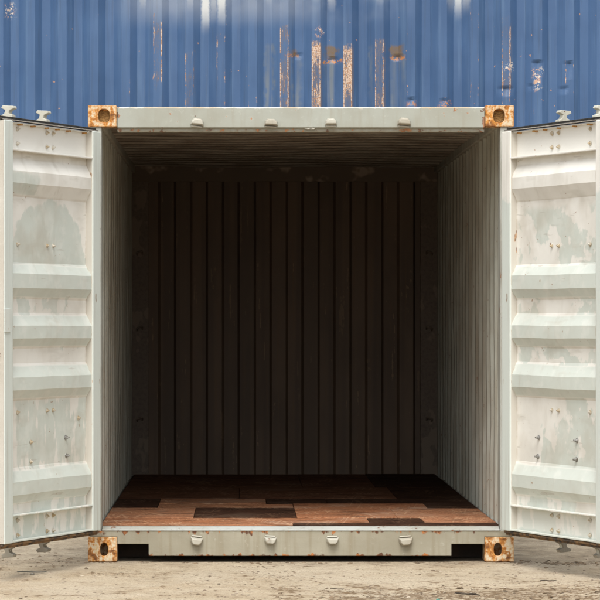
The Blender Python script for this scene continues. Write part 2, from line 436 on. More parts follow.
def ground_mat():
    s = Sh('ground_dirt'); p = s.pos(); x, y, z = s.sep(p)
    n1 = s.noise(p, .55, 5, .6); n2 = s.noise(p, 3.4, 5, .65, .5); n3 = s.noise(p, 18, 5, .65); n5 = s.noise(p, 90, 4, .7)
    c = s.mix(s.step(n2, .32, .68), (0.450, 0.372, 0.268), (0.380, 0.300, 0.202))
    c = s.mix(s.step(n1, .45, .65) * .5, c, (0.48, 0.415, 0.32))
    c = s.mix(s.step(n3, .52, .75) * .55, c, (0.30, 0.235, 0.16))
    c = s.mix(s.step(n5, .54, .68) * .55, c, (0.21, 0.165, 0.115))
    c = s.mix(s.step(n5, .44, .30) * .5, c, (0.52, 0.46, 0.37))
    # loose brown soil towards the lower right and on the shoulder by the container
    soil = s.step(n2 * .55 + n3 * .4 + s.step(y, -.9, -2.2) * s.step(x, -.6, .7) * .20, .535, .60)
    crust = s.step(s.noise(s.scl(p, 1, .8, 1), 30, 3, .7), .44, .56)
    c = s.mix(soil * (crust * .72 + .24), c, (0.175, 0.118, 0.068))
    foot_dark = s.step(y + (n2 - .5) * .5, -.32, .05) * s.step(n3 + n2, .7, 1.2)  # darker mottled ground from the container foot backwards
    c = s.mix(foot_dark * .5, c, (0.20, 0.165, 0.125))
    dk = s.step(s.noise(s.scl(p, 1, .55, 1), 26, 3, .5), .70, .74)
    c = s.mix(dk * .7, c, (0.11, 0.09, 0.065))
    M['ground_dirt'] = s.done(c, .95, n5 + n3 * 1.5, .75, .012, spec=.2)
ground_mat()

# ------------------------------------------------------------------ mesh helpers
class MB:
    def __init__(s): s.v = []; s.f = []
    def add(s, vs, fs):
        k = len(s.v); s.v += [tuple(q) for q in vs]; s.f += [tuple(i + k for i in f) for f in fs]; return s
    def box(s, x0, x1, y0, y1, z0, z1):
        vs = [(x, y, z) for z in (z0, z1) for y in (y0, y1) for x in (x0, x1)]
        return s.add(vs, [(0, 2, 3, 1), (4, 5, 7, 6), (0, 1, 5, 4), (2, 6, 7, 3), (0, 4, 6, 2), (1, 3, 7, 5)])
    def prism(s, prof, a0, a1, axis):
        """closed profile extruded along an axis: 'x' -> (y,z), 'y' -> (x,z), 'z' -> (x,y)"""
        def P(a, q):
            return (a, q[0], q[1]) if axis == 'x' else (q[0], a, q[1]) if axis == 'y' else (q[0], q[1], a)
        n = len(prof)
        vs = [P(a0, q) for q in prof] + [P(a1, q) for q in prof]
        return s.add(vs, [tuple(range(n)), tuple(range(2 * n - 1, n - 1, -1))] + [(i, (i + 1) % n, n + (i + 1) % n, n + i) for i in range(n)])
    def tube(s, c0, c1, r0, r1=None, n=12):
        c0, c1 = Vector(c0), Vector(c1); r1 = r0 if r1 is None else r1
        d = (c1 - c0).normalized(); a = d.orthogonal().normalized(); b = d.cross(a)
        vs = []
        for c, r in ((c0, r0), (c1, r1)):
            for i in range(n):
                t = 2 * math.pi * i / n; vs.append(c + a * math.cos(t) * r + b * math.sin(t) * r)
        return s.add(vs, [tuple(range(n)), tuple(range(2 * n - 1, n - 1, -1))] + [(i, (i + 1) % n, n + (i + 1) % n, n + i) for i in range(n)])
    def mesh(s, name):
        me = bpy.data.meshes.new(name); me.from_pydata(s.v, [], s.f)
        b = bmesh.new(); b.from_mesh(me); bmesh.ops.recalc_face_normals(b, faces=b.faces); b.to_mesh(me); b.free()
        return me
    def build(s, name, mat, parent=None, bevel=0.0, seg=2, smooth=False):
        o = bpy.data.objects.new(name, s.mesh(name)); col.objects.link(o)
        o.data.materials.append(M[mat])
        if parent is not None: o.parent = parent
        if bevel:
            m = o.modifiers.new('bevel', 'BEVEL'); m.width = bevel; m.segments = seg; m.limit_method = 'ANGLE'; m.angle_limit = R(35)
        if smooth:
            for pl in o.data.polygons: pl.use_smooth = True
        return o
def tag(o, label=None, cat=None, group=None, kind=None):
    if label: o['label'] = label
    if cat: o['category'] = cat
    if group: o['group'] = group
    if kind: o['kind'] = kind
    return o
def inst(mesh, name, parent, loc=(0, 0, 0), rot=(0, 0, 0), scale=(1, 1, 1), bevel=0):
    o = bpy.data.objects.new(name, mesh); col.objects.link(o); o.parent = parent
    o.location = loc; o.rotation_euler = rot; o.scale = scale
    if bevel:
        m = o.modifiers.new('bevel', 'BEVEL'); m.width = bevel; m.segments = 2; m.limit_method = 'ANGLE'; m.angle_limit = R(35)
    return o
def empty(name, loc):
    o = bpy.data.objects.new(name, None); o.location = loc; col.objects.link(o); o.empty_display_size = .2; return o
def sheet(prof, zs, place, disp=None):
    """open corrugated sheet: prof = [(a, depth)], zs = positions across; place(a, depth, z) -> point"""
    mb = MB(); n = len(prof)
    vs = []
    for z in zs:
        for a, d in prof:
            dd = d + (disp(a, z) if disp else 0)
            vs.append(place(a, dd, z))
    fs = [(j * n + i, j * n + i + 1, (j + 1) * n + i + 1, (j + 1) * n + i) for j in range(len(zs) - 1) for i in range(n - 1)]
    mb.add(vs, fs); return mb
def trapez(a0, a1, flat_in, slope, flat_out, depth, start='in', sub=2):
    """trapezoid corrugation along a: 'in' flats at depth 0, 'out' flats at depth"""
    pts = [(a0, 0.0 if start == 'in' else depth)]; a = a0; st = start
    while a < a1 - 1e-4:
        L = flat_in if st == 'in' else flat_out; d = 0.0 if st == 'in' else depth
        for k in range(sub): 
            a_ = min(a + L * (k + 1) / sub, a1); pts.append((a_, d))
        a = min(a + L, a1)
        if a >= a1 - 1e-4: break
        if a + slope > a1: pts.append((a1, d)); break
        a += slope; st = 'out' if st == 'in' else 'in'
        pts.append((a, 0.0 if st == 'in' else depth))
    out = [pts[0]]
    for q in pts[1:]:
        if q[0] - out[-1][0] > 1e-4: out.append(q)
    return out
def frange(a, b, n): return [a + (b - a) * i / (n - 1) for i in range(n)]
def nz(x, y, z, s): return mnoise.noise(Vector((x * s, y * s, z * s)))
def solidify(o, t, off=0):
    m = o.modifiers.new('solid', 'SOLIDIFY'); m.thickness = t; m.offset = off

def plate_with_hole(mb, o, U, V, N, w, h, t, rw, rh, cu=None, cv=None, n=32, power=2.6):
    """rectangular plate w*h with a superelliptic hole, thickness t along N"""
    o, U, V, N = map(Vector, (o, U, V, N)); cu = w / 2 if cu is None else cu; cv = h / 2 if cv is None else cv
    outer, inner = [], []
    # outer points lie on rays from the hole centre, corners included
    angs = sorted(set([2 * math.pi * i / n for i in range(n)] + [math.atan2(y - cv, x - cu) % (2 * math.pi) for x in (0, w) for y in (0, h)]))
    for t_ in angs:
        c, s_ = math.cos(t_), math.sin(t_)
        k = (abs(c / rw) ** power + abs(s_ / rh) ** power) ** (-1 / power)
        inner.append((cu + c * k, cv + s_ * k))
        kx = ((w - cu) / c) if c > 1e-9 else (-cu / c if c < -1e-9 else 1e9)
        ky = ((h - cv) / s_) if s_ > 1e-9 else (-cv / s_ if s_ < -1e-9 else 1e9)
        k = min(kx, ky); outer.append((cu + c * k, cv + s_ * k))
    m = len(angs)
    def P(q, d): return o + U * q[0] + V * q[1] + N * d
    vs = [P(q, 0) for q in outer] + [P(q, 0) for q in inner] + [P(q, t) for q in outer] + [P(q, t) for q in inner]
    fs = []
    for i in range(m):
        j = (i + 1) % m
        fs += [(i, j, m + j, m + i), (2 * m + i, 3 * m + i, 3 * m + j, 2 * m + j), (m + i, m + j, 3 * m + j, 3 * m + i), (i, 2 * m + i, 2 * m + j, j)]
    mb.add(vs, fs)

# ------------------------------------------------------------------ ground
def axis(parts):
    out = []
    for a, b, st in parts:
        n = max(1, round((b - a) / st))
        for i in range(n): out.append(a + (b - a) * i / n)
    out.append(parts[-1][1]); return out
gx = axis([(-3000, -300, 900), (-300, -30, 90), (-30, -4, 3), (-4, 5, .035), (5, 30, 3), (30, 300, 90), (300, 3000, 900)])
gy = axis([(-3000, -300, 900), (-300, -30, 90), (-30, -4, 2), (-4, .6, .022), (.6, 6, .3), (6, 30, 3), (30, 300, 90), (300, 3000, 900)])
def gh(x, y):
    if not (-4 <= x <= 5 and -4 <= y <= .6): return -0.003
    w_ = min(1, (x + 4) / .4, (5 - x) / .4, (y + 4) / .4, (.6 - y) / .3)
    near = min(1.0, max(0.0, (-.06 - y) / .35))
    if abs(x) > 1.3: near = max(near, min(1, (abs(x) - 1.3) / .3))
    a = nz(x, y, 0, 1.3) * .008 + nz(x, y, 3, 5) * .006 + nz(x, y, 5, 16) * .004
    soil = max(0, nz(x, y, 9, 2.2) + .15 + (.3 if (y < -1.5 and x > .2) else 0)) * max(0, nz(x, y, 4, 22) + nz(x, y, 7, 45) * .7) * .022
    return -0.003 + (a - .010 + soil) * w_ * max(0.0, near)
gmb = MB(); nx = len(gx)
gmb.v = [(x, y, gh(x, y)) for y in gy for x in gx]
gmb.f = [(j * nx + i, j * nx + i + 1, (j + 1) * nx + i + 1, (j + 1) * nx + i) for j in range(len(gy) - 1) for i in range(nx - 1)]
ground = gmb.build('ground', 'ground_dirt', smooth=True)
tag(ground, 'pale sandy dirt ground strewn with grit in front of the container', 'ground', kind='structure')

def pebble(mb, x, y, r, z=None, squash=.6):
    z = gh(x, y) if z is None else z
    pts = []
    a0 = random.random() * 6.28
    for k, (zz, rr) in enumerate(((-.35, .7), (.15, 1.0), (.7, .6))):
        for i in range(5):
            t = a0 + k * .5 + i * 1.2566
            q = rr * r * random.uniform(.75, 1.2)
            pts.append((x + math.cos(t) * q * 1.15, y + math.sin(t) * q, z + zz * r * squash * random.uniform(.85, 1.1)))
    pts.append((x, y, z + .95 * r * squash))
    fs = [(4, 3, 2, 1, 0)]
    for k in (0, 5):
        for i in range(5):
            j = (i + 1) % 5; fs.append((k + i, k + j, k + 5 + j, k + 5 + i))
    fs += [(10 + i, 10 + (i + 1) % 5, 15) for i in range(5)]
    mb.add(pts, fs)
gr = MB(); cl = MB()
for i in range(5500):
    y = -random.random() ** .8 * 3.6 + .45; x = random.uniform(-3.2, 3.6)
    if y > -.02 and abs(x) < 1.3: continue
    d = nz(x, y, 1, 1.7)
    if d + random.uniform(-.5, .6) < 0: continue
    r = .0018 + random.random() ** 6 * .010
    pebble(gr, x, y, r)
for i in range(2200):          # dark clods: a ragged line by the container foot on the right, soil crumbs lower right
    k = random.random()
    if k < .40: x, y = random.uniform(1.2, 3.2), random.gauss(-.02, .07)
    elif k < .48: x, y = random.uniform(-1.25, 1.25), random.gauss(-.03, .03)
    elif k < .62: x, y = random.uniform(-3, -1.2), random.gauss(.1, .25)
    else:
        x, y = random.gauss(1.1, .9), random.gauss(-2.0, .28)
    if y > -.005 and abs(x) < 1.26: continue
    pebble(cl, x, y, .003 + random.random() ** 4 * .012, squash=.5)
def gp0(px, py):
    dep = CAM_H * FPX / (py - 319); return ((px - 237) * dep / FPX + CAM_X, dep - CAM_D)
for px, py, sx_, sy_, cnt in ((262, 568, .22, .22, 260), (300, 574, .30, .12, 260), (246, 581, .16, .14, 120), (395, 594, .14, .10, 200), (425, 596, .30, .10, 350), (462, 588, .25, .14, 260), (500, 584, .35, .16, 260), (560, 592, .40, .14, 420), (590, 582, .25, .12, 160), (120, 590, .3, .2, 120), (530, 572, .35, .2, 140), (40, 556, .3, .3, 200), (15, 590, .2, .2, 90)):
    cx, cy = gp0(px, py)
    for i in range(cnt):
        x, y = random.gauss(cx, sx_), random.gauss(cy, sy_)
        if nz(x * .5, y, 11, 7) < -.05 or (y > -.02 and abs(x) < 1.27): continue
        pebble(cl, x, y, .002 + random.random() ** 3 * .0085, squash=.28)
tag(gr.build('gravel', 'gravel_mix'), 'fine loose grit and pebbles scattered over the dirt', 'gravel', kind='stuff')
tag(cl.build('soil_crumbs', 'clod_dark'), 'dark soil crumbs lying along the container foot and lower right', 'soil', kind='stuff')

# ------------------------------------------------------------------ open container
box_root = empty('shipping_container', (0, 0, 0))
tag(box_root, 'open white shipping container with both doors swung wide and an empty dark interior', 'shipping container')
H, L, HW = 2.612, 6.058, 1.219
FZ = 0.194             # floor level
IW = 1.163             # half inner width

# corner castings
def casting(x_sign, front, top):
    mb = MB(); cw = .166 if not top else .163; d = .178; h = .120 if top else .139; t = .028
    z0 = H - h if top else .001
    xo = x_sign * HW * 1.0
    yf = -.004 if front else L + .004; sy = 1 if front else -1
    # local axes: U from the outer side inward, V up, N into the container
    U = Vector((-x_sign, 0, 0)); N = Vector((0, sy, 0)); Z = Vector((0, 0, 1))
    O = Vector((xo, yf, z0))
    rw, rh = (.033, .040) if top else (.023, .037)
    plate_with_hole(mb, O, U, Z, N, cw, h, t, rw, rh, cu=.092 if (x_sign < 0) == True or not top else .085, cv=h * .5)
    plate_with_hole(mb, O + N * t, N, Z, U, d - t, h, t, .026, .036)
    pl = (z0 + h - t) if top else z0
    plate_with_hole(mb, Vector((xo, yf, pl)) + U * t + N * t, U, N, Z, cw - 2 * t, d - t - .012, t, .030, .045)
    def blk(u0, u1, n0, n1, za, zb):
        a = O + U * u0 + N * n0; b = O + U * u1 + N * n1
        mb.box(min(a.x, b.x), max(a.x, b.x), min(a.y, b.y), max(a.y, b.y), z0 + za, z0 + zb)
    blk(cw - t, cw, t, d, 0, h)
    blk(t, cw - t, d - .012, d, 0, h)
    if top: blk(t, cw - t, t, d - .012, 0, t)
    else: blk(t, cw - t, t, d - .012, h - t, h)
    o = mb.build('corner_casting', 'casting_rust_top' if top else 'casting_rust_low', box_root, .004)
    if top and front:
        pm = MB(); a = O + U * (t + .001) + N * (t + .012); b = O + U * (cw - t - .001) + N * (t + .030)
        pm.box(min(a.x, b.x), max(a.x, b.x), min(a.y, b.y), max(a.y, b.y), z0 + t, z0 + h - t)
        pm.build('hole_back_plate', 'casting_back_brown', o)  # shallow back plate added so the hole shows lit brown
    return o
for sx in (-1, 1):
    for fr in (True, False):
        for tp in (True, False): 
            c = casting(sx, fr, tp)
            if fr:
                c['label'] = 'rusty %s %s corner casting with %s' % ('upper' if tp else 'lower', 'left' if sx < 0 else 'right', 'an orange rim and brown hole' if tp else 'a dark oval hole')

# front posts, header, sill
for sx in (-1, 1):
    mb = MB()
    a, b = sorted((sx * 1.142, sx * 1.212))
    mb.box(a, b, .012, .13, .141, H - .121)
    a, b = sorted((sx * 1.165, sx * 1.205))
    mb.box(a, b, .131, .20, .141, H - .121)
    mb.build('corner_post', 'post_paint', box_root, .006)
    mb = MB(); a, b = sorted((sx * (IW - .012), sx * 1.212))
    mb.box(a, b, .18, L - .18, 2.515, 2.592); mb.build('top_rail', 'side_wall_paint', box_root, .006)
    mb = MB(); a, b = sorted((sx * (IW + .004), sx * 1.215))
    mb.box(a, b, .18, L - .18, .03, .188); mb.build('bottom_rail', 'post_paint', box_root, .006)
hx = 1.052
hd = MB().prism([(.006, 2.600), (.006, 2.487), (.024, 2.479), (.024, 2.462), (.115, 2.462), (.115, 2.604), (.012, 2.604)], -hx, hx, 'x').build('header', 'header_paint', box_root, .004)
# sill with the two notches beside the castings
zt, zb, zn = .176, .033, .100
prof = [(-1.212, zt), (-1.212, .1425), (-hx, .1425), (-hx, .101), (-.872, .101), (-.872, zb), (.862, zb), (.862, .101), (hx, .101), (hx, .1425), (1.212, .1425), (1.212, zt)]
mb = MB().prism(prof, .008, .030, 'y')
sill = mb.build('sill', 'sill_paint', box_root, .003)
MB().prism([(.003, .177), (.003, .184), (.052, FZ + .004), (.115, FZ + .004), (.115, .165), (.031, .165), (.031, .177)], -1.139, 1.139, 'x').build('threshold', 'threshold_paint', box_root, .002)

for sx in (-1, 1):
    a, b = sorted((sx * .855, sx * 1.06))
    MB().box(a, b, .300, .312, .004, .127).box(a, b, .032, .2995, .1015, .1045).build('pocket_shade_plate', 'underside_steel', sill)  # added dark plates behind the notches, standing in for the shade inside
# cam keepers on the header and the sill
def keeper_mesh(flip):
    mb = MB(); s_ = -1 if flip else 1
    # welded wedge with a hooked lip
    prof = [(-.040, 0), (.040, 0), (.034, .030), (.020, .046), (-.022, .046), (-.036, .028)]
    base = [(q[0], q[1] * s_) for q in prof]
    n = len(base)
    fr = [(q[0] * .80 + .002, (q[1] * .72 + .006 * s_) if abs(q[1]) > 0 else .010 * s_) for q in base]
    vs = [(x, 0, z) for x, z in base] + [(x, -.040, z) for x, z in fr]
    mb.add(vs, [tuple(range(n)), tuple(range(2 * n - 1, n - 1, -1))] + [(i, (i + 1) % n, n + (i + 1) % n, n + i) for i in range(n)])
    mb.box(-.033, .030, -.018, 0, *sorted((-.009 * s_, .0 * s_)))
    me = mb.mesh('cam_keeper'); me.materials.append(M['keeper_paint']); return me
km, ks = keeper_mesh(False), keeper_mesh(True)
for px in (197, 271, 331, 404): inst(km, 'cam_keeper', hd, ((px - 301) / 174.7, .0055, 2.496 + random.uniform(-.003, .003)), (0, R(random.uniform(-7, 7)), 0), (random.uniform(.9, 1.12), 1, random.uniform(.85, 1.15)), bevel=.006)
for px in (197, 270.5, 332.5, 405.5): inst(ks, 'cam_keeper', sill, ((px - 301) / 174.7, .0075, .142 + random.uniform(-.003, .003)), (0, R(random.uniform(-9, 9)), 0), (random.uniform(.88, 1.12), 1, random.uniform(.85, 1.1)), bevel=.006)

mb = MB()
for k in range(4): pebble(mb, .03 + k * .013, .020, .010 + .004 * (k % 2), 2.478, .7)
mb.build('weld_lump', 'keeper_paint', hd)
# side walls
for sx in (-1, 1):
    prof = trapez(.135, L - .135, .072, .066, .072, .036, 'in' if sx > 0 else 'in')
    def dsp(a, z, sx=sx): return nz(a, z, sx * 3, 1.1) * .010 + nz(a, z, sx * 5, 3.2) * .004
    o = sheet(prof, frange(.175, 2.53, 26), lambda a, d, z, sx=sx: (sx * (IW + .006 + max(0, d)), a, z), dsp).build('side_wall', 'side_wall_paint', box_root)
    solidify(o, .003, 0)
# end wall with its frame
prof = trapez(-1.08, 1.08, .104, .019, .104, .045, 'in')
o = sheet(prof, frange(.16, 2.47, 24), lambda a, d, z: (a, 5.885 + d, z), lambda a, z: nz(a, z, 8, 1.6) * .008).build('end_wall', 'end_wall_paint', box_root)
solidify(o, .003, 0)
for sx in (-1, 1):
    a, b = sorted((sx * 1.047, sx * 1.216))
    p_ = MB().box(a, b, 5.872, 6.040, .142, H - .121).build('corner_post', 'end_post_paint', box_root, .004)
    for zz in (1.90, 1.32, .62):
        k = MB(); k.tube((sx * 1.135, 5.873, zz - .02), (sx * 1.135, 5.845, zz), .007, n=8).tube((sx * 1.135, 5.845, zz), (sx * 1.095, 5.845, zz + .012), .007, n=8).tube((sx * 1.095, 5.845, zz + .012), (sx * 1.095, 5.873, zz - .01), .007, n=8)
        k.build('lashing_ring', 'end_post_paint', p_)
MB().box(-1.2, 1.2, 5.858, 5.871, 2.447, 2.585).box(-1.05, 1.05, 5.8715, 5.96, 2.475, 2.585).build('end_header', 'end_header_paint', box_root, .004)
MB().box(-1.05, 1.05, 5.90, 6.04, .04, .155).build('end_sill', 'underside_steel', box_root, .004)
# roof: transverse corrugations, a little sagged and knocked about
prof = trapez(.116, L - .03, .115, .035, .115, .040, 'in', sub=1)
def rdsp(a, x): return nz(a * .6, x, 2, 1.1) * .016 + nz(a, x, 6, 1.6) * .004
o = sheet(prof, frange(-1.21, 1.21, 26), lambda a, d, x: (x, a, 2.562 + d), rdsp).build('roof_panel', 'roof_inside', box_root)
solidify(o, .003, 0)

# floor
fl = MB().box(-1.165, 1.165, .116, 5.87, .128, .162).build('floor', 'underside_steel', box_root)
for yy in frange(.35, 5.6, 17): MB().box(-1.16, 1.16, yy - .022, yy + .022, .035, .1275).build('cross_member', 'underside_steel', box_root)
rows = [
    (.118, .41, [(-1.158, -.04, 'plywood_worn'), (-.04, 1.158, 'plywood_dark')]),
    (.41, .86, [(-1.158, .414, 'plywood_red'), (.414, .735, 'plywood_dark'), (.735, 1.158, 'plywood_worn')]),
    (.86, 1.78, [(-1.158, -.627, 'plywood_worn'), (-.627, -.006, 'plywood_dark'), (-.006, .60, 'plywood_red'), (.60, 1.158, 'plywood_worn')]),
    (1.78, 2.22, [(-1.158, -.872, 'plywood_dark'), (-.872, -.006, 'plywood_worn'), (-.006, .84, 'plywood_red'), (.84, 1.158, 'plywood_dark')]),
    (2.22, 2.75, [(-1.158, -.872, 'plywood_dark'), (-.872, -.176, 'plywood_worn'), (-.176, .22, 'plywood_dark'), (.22, 1.158, 'plywood_dark')]),
    (2.75, 4.05, [(-1.158, -.35, 'plywood_shaded_rear'), (-.35, .70, 'plywood_shaded_rear'), (.70, 1.158, 'plywood_dark')]),
    (4.05, 5.87, [(-1.158, .10, 'plywood_shaded_rear'), (.10, .62, 'plywood_shaded_rear'), (.62, 1.158, 'plywood_dark')]),
]
for y0, y1, segs in rows:
    for x0, x1, mt in segs:
        dz = random.uniform(-.0015, .0025)
        MB().box(x0 + .0018, x1 - .0018, y0 + .0018, y1 - .0018, .1625, FZ + dz).build('plywood_sheet', mt, fl, .002)

# ------------------------------------------------------------------ doors
DZ0, DZ1, DW = .187, 2.455, 1.170
RIDGES = [(2.262, 2.190, 2.125, 2.052), (1.696, 1.635, 1.558, 1.497), (1.422, 1.352, 1.284, 1.229), (1.149, 1.074, 1.006, .947), (.587, .511, .441, .387)]
def make_door(sx):
    side = 'a' if sx < 0 else 'b'
    beta = R(66.7 if sx < 0 else 67.3)
    d = Vector((sx * math.cos(beta), -math.sin(beta)))
    ang = math.atan2(d.y, d.x)
    V = 1 if sx < 0 else -1                      # local y * V = towards the inner face
    def B(mb, u0, u1, v0, v1, z0, z1):
        a, b = sorted((v0 * V, v1 * V)); mb.box(u0, u1, a, b, z0, z1); return mb
    # pressed panel with its five ridges
    pr = [(.330, -.046)]
    for zt_, za, zb_, zl in reversed(RIDGES):
        pr += [(zl, -.046), (zb_, -.0105), (za, -.0105), (zt_, -.046)]
    pr += [(2.305, -.046)]
    out = []
    for i, q in enumerate(pr):
        out.append(q)
        if i + 1 < len(pr):
            m = 4 if pr[i + 1][0] - q[0] > .2 else 1
            for k in range(1, m + 1):
                if m > 1: out.append((q[0] + (pr[i + 1][0] - q[0]) * k / (m + 1), q[1]))
    us = frange(.097, 1.073, 24)
    vs = []; n = len(us)
    for z, v in out:
        for u in us:
            dd = nz(u, z, sx * 4, 2.2) * .004 + nz(u, z, sx * 9, 5) * .0015
            vs.append((u, (v + dd) * V, z + nz(u, z, sx * 2, 2.5) * .003))
    mb = MB().add(vs, [(j * n + i, j * n + i + 1, (j + 1) * n + i + 1, (j + 1) * n + i) for j in range(len(out) - 1) for i in range(n - 1)])
    door = mb.build('door', 'door_panel_paint_' + side, box_root)
    solidify(door, .003, 0)
    door.location = (sx * 1.142, -.087, 0); door.rotation_euler = (0, 0, ang)
    door['label'] = 'left white ribbed steel door swung open' if sx < 0 else 'right white ribbed steel door swung open'
    fm, pm = 'door_frame_paint_' + side, 'door_panel_paint_' + side
    B(MB(), 0, .098, -.058, 0, DZ0, DZ1).build('stile', fm, door, .005)
    B(MB(), 1.072, DW, -.058, 0, DZ0, DZ1).build('stile', fm, door, .005)
    # channel rails: web at panel depth, flanges out to the frame face
    for top in (True, False):
        mb = MB()
        if top:
            B(mb, .0985, 1.0715, -.056, -.047, 2.300, DZ1 - .003)
            B(mb, .0985, 1.0715, -.0465, -.003, 2.297, 2.305); B(mb, .0985, 1.0715, -.0465, -.026, DZ1 - .010, DZ1 - .003)
        else:
            B(mb, .0985, 1.0715, -.056, -.047, DZ0 + .003, .334)
            B(mb, .0985, 1.0715, -.0465, -.003, .329, .337); B(mb, .0985, 1.0715, -.0465, -.003, DZ0 + .003, DZ0 + .012)
        rail = mb.build('rail', 'rail_paint_' + side, door, .0015)
        zw = DZ1 - .014 if top else .327
        if top:
            for k in range(6):
                u = .15 + k * .155 + random.uniform(-.03, .03)
                w_ = MB(); B(w_, u, u + random.uniform(.012, .034), -.047, -.024, zw - .0035, zw + .005)
                w_.build('weld', 'weld_rust', door, .002)
    # seal along the top, bottom and free edge
    g = MB(); B(g, .004, DW + .010, -.050, -.028, DZ1 + .0005, DZ1 + .022); B(g, .004, DW + .012, -.024, -.012, DZ1 + .0005, DZ1 + .010)
    g.build('seal', 'gasket_rubber', door, .003)
    B(MB(), .02, DW + .006, -.0115, -.006, DZ1 + .0005, DZ1 + .006).build('seal_highlight', 'gasket_highlight', door, .0015)
    g = MB(); B(g, .004, DW + .010, -.050, -.022, DZ0 - .026, DZ0 - .0005); B(g, .012, DW + .012, -.020, -.008, DZ0 - .013, DZ0 - .0005)
    g.build('seal', 'gasket_rust', door, .003)
    B(MB(), DW + .0005, DW + .014, -.050, -.038, DZ0, DZ1).build('seal', 'gasket_rubber', door, .003)
    B(MB(), DW + .0005, DW + .006, -.036, -.004, DZ0 + .002, DZ1 - .002).build('edge_strip', 'edge_paint', door, .002)
    B(MB(), DW - .055, DW + .0062, .0005, .006, 1.318, 1.445).build('catch_plate', 'door_frame_paint_' + side, door, .002) if sx < 0 else None
    # lock rods on the outside, their cams reach past the door top and bottom
    for u in (.535, .945):
        v = -.098 * V
        r_ = MB().tube((u, v, .115), (u, v, 2.53), .0165, n=14).build('lock_rod', 'rod_paint', door)
        for s_, zc in ((1, 2.480), (-1, .164)):
            c = MB(); L1 = 2.5
            # wide foot, waist, wide head
            pf = [(-.036, 0), (.036, 0), (.034, .014), (.014, .022), (.012, .038), (.038, .048), (.034, .062), (-.030, .066), (-.038, .052), (-.013, .040), (-.014, .020), (-.034, .012)]
            q = [(a + .006 * (b_ > .03), zc + s_ * b_) for a, b_ in pf]
            m = len(q)
            rot = R(-22 if sx < 0 else 22)
            vs = [(u + a * math.cos(rot) - y_ * math.sin(rot), v + a * math.sin(rot) + y_ * math.cos(rot), z_) for y_ in (-.022, .022) for a, z_ in q]
            vs = [(u + (x_ - u), y_, z_) for x_, y_, z_ in vs]
            # turned so that its broad side looks along the container
            rr = math.pi / 2 * 0 - ang
            vs = [(u + (x_ - u) * math.cos(rr) - (y_ - v) * math.sin(rr), v + (x_ - u) * math.sin(rr) + (y_ - v) * math.cos(rr), z_) for x_, y_, z_ in vs]
            c.add(vs, [tuple(range(m)), tuple(range(2 * m - 1, m - 1, -1))] + [(i, (i + 1) % m, m + (i + 1) % m, m + i) for i in range(m)])
            c.build('cam', 'rod_paint' if s_ > 0 else 'cam_dirty', door, .003)
        for zc in (2.378, 1.795, .90, .262):
            b_ = MB(); B(b_, u - .055, u + .055, -.068, -.0585, zc - .045, zc + .045); B(b_, u - .024, u + .024, -.124, -.0685, zc - .03, zc + .03)
            b_.build('rod_bracket', 'rod_paint', door, .003)
        hb = MB(); B(hb, u - .02, u + .32 * (1 if u < .7 else -1), -.140, -.126, 1.14, 1.175) if u < .7 else B(hb, u - .34, u + .02, -.140, -.126, 1.24, 1.275)
        hb.build('lock_handle', 'rod_paint', door, .003)
    for zc in (2.25, 1.68, 1.0, .40):
        h_ = MB(); B(h_, -.05, .10, -.078, -.0585, zc - .045, zc + .045); h_.tube((-.052, -.068 * V, zc - .06), (-.052, -.068 * V, zc + .06), .016, n=12)
        h_.build('hinge', 'rod_paint', door, .003)
    # bolts
    def bolt_mesh(r, ln, mat):
        b_ = MB(); b_.tube((0, 0, 0), (0, -.003, 0), r * 1.5, r * 1.45, 10); b_.tube((0, -.0025, 0), (0, -ln * .55, 0), r, r * .95, 6); b_.tube((0, -ln * .5, 0), (0, -ln, 0), r * .6, r * .55, 8)
        me = b_.mesh('bolt'); me.materials.append(M[mat]); return me
    small, zinc = bolt_mesh(.0085, .015, 'bolt_steel'), bolt_mesh(.0095, .024, 'bolt_zinc')
    pts = []
    for z in (2.418, 2.340): pts += [(.512, z, 0), (.588, z, 0), (.938, z, 0)]
    for z in (1.795, .885): pts += [(.512, z, 0), (.588, z, 0), (.938, z, 0)]
    for z in (.302, .220): pts += [(.512, z, 0), (.588, z, 0), (.938, z, 0)]
    if sx < 0: pts += [(.780, .718, 0), (.780, .612, 0), (.360, .728, 1), (.352, .626, 1), (.20, .832, 0)]
    else: pts += [(.36, .728, 1), (.35, .622, 1), (.795, .728, 1), (.790, .624, 1)]
    for u, z, big in pts:
        o = inst(zinc if big else small, 'bolt', door, (u, -.0445 * V, z), (0, random.uniform(0, 3), 0))
        if V > 0: o.rotation_euler = (0, random.uniform(0, 3), math.pi)
    return door
for side in ('a', 'b'):
    # rails: warm white with rust at bolts and lower edges
    s = Sh('rail_paint_' + side); p = s.obj(); x, y, z = s.sep(p)
    wob = s.noise(p, 9, 5, .65) - .5; drip = s.noise(s.scl(p, 10, 10, 4), 1, 4, .65); n4 = s.noise(p, 60, 3, .6); n1 = s.noise(p, 4, 5, .6)
    low = s.step(z + wob * .3, .50, .36) * s.step(drip + (wob * .4), .42, .52) * (1.0 if side == 'a' else .55)
    low = low.max(s.step(z + wob * .05, .215, .200) * .9)
    c = s.mix(low, WARM, COOL)
    c = s.mix(s.step(n1, .5, .8) * .3, c, (0.45, 0.41, 0.34))
    rs = s.step(s.noise(p, 22, 5, .65), .70, .74)
    c = s.mix(rs * .7, c, (0.40, 0.22, 0.10))
    M['rail_paint_' + side] = s.done(c, .5, n4, .25, .003)
make_door(-1); make_door(1)

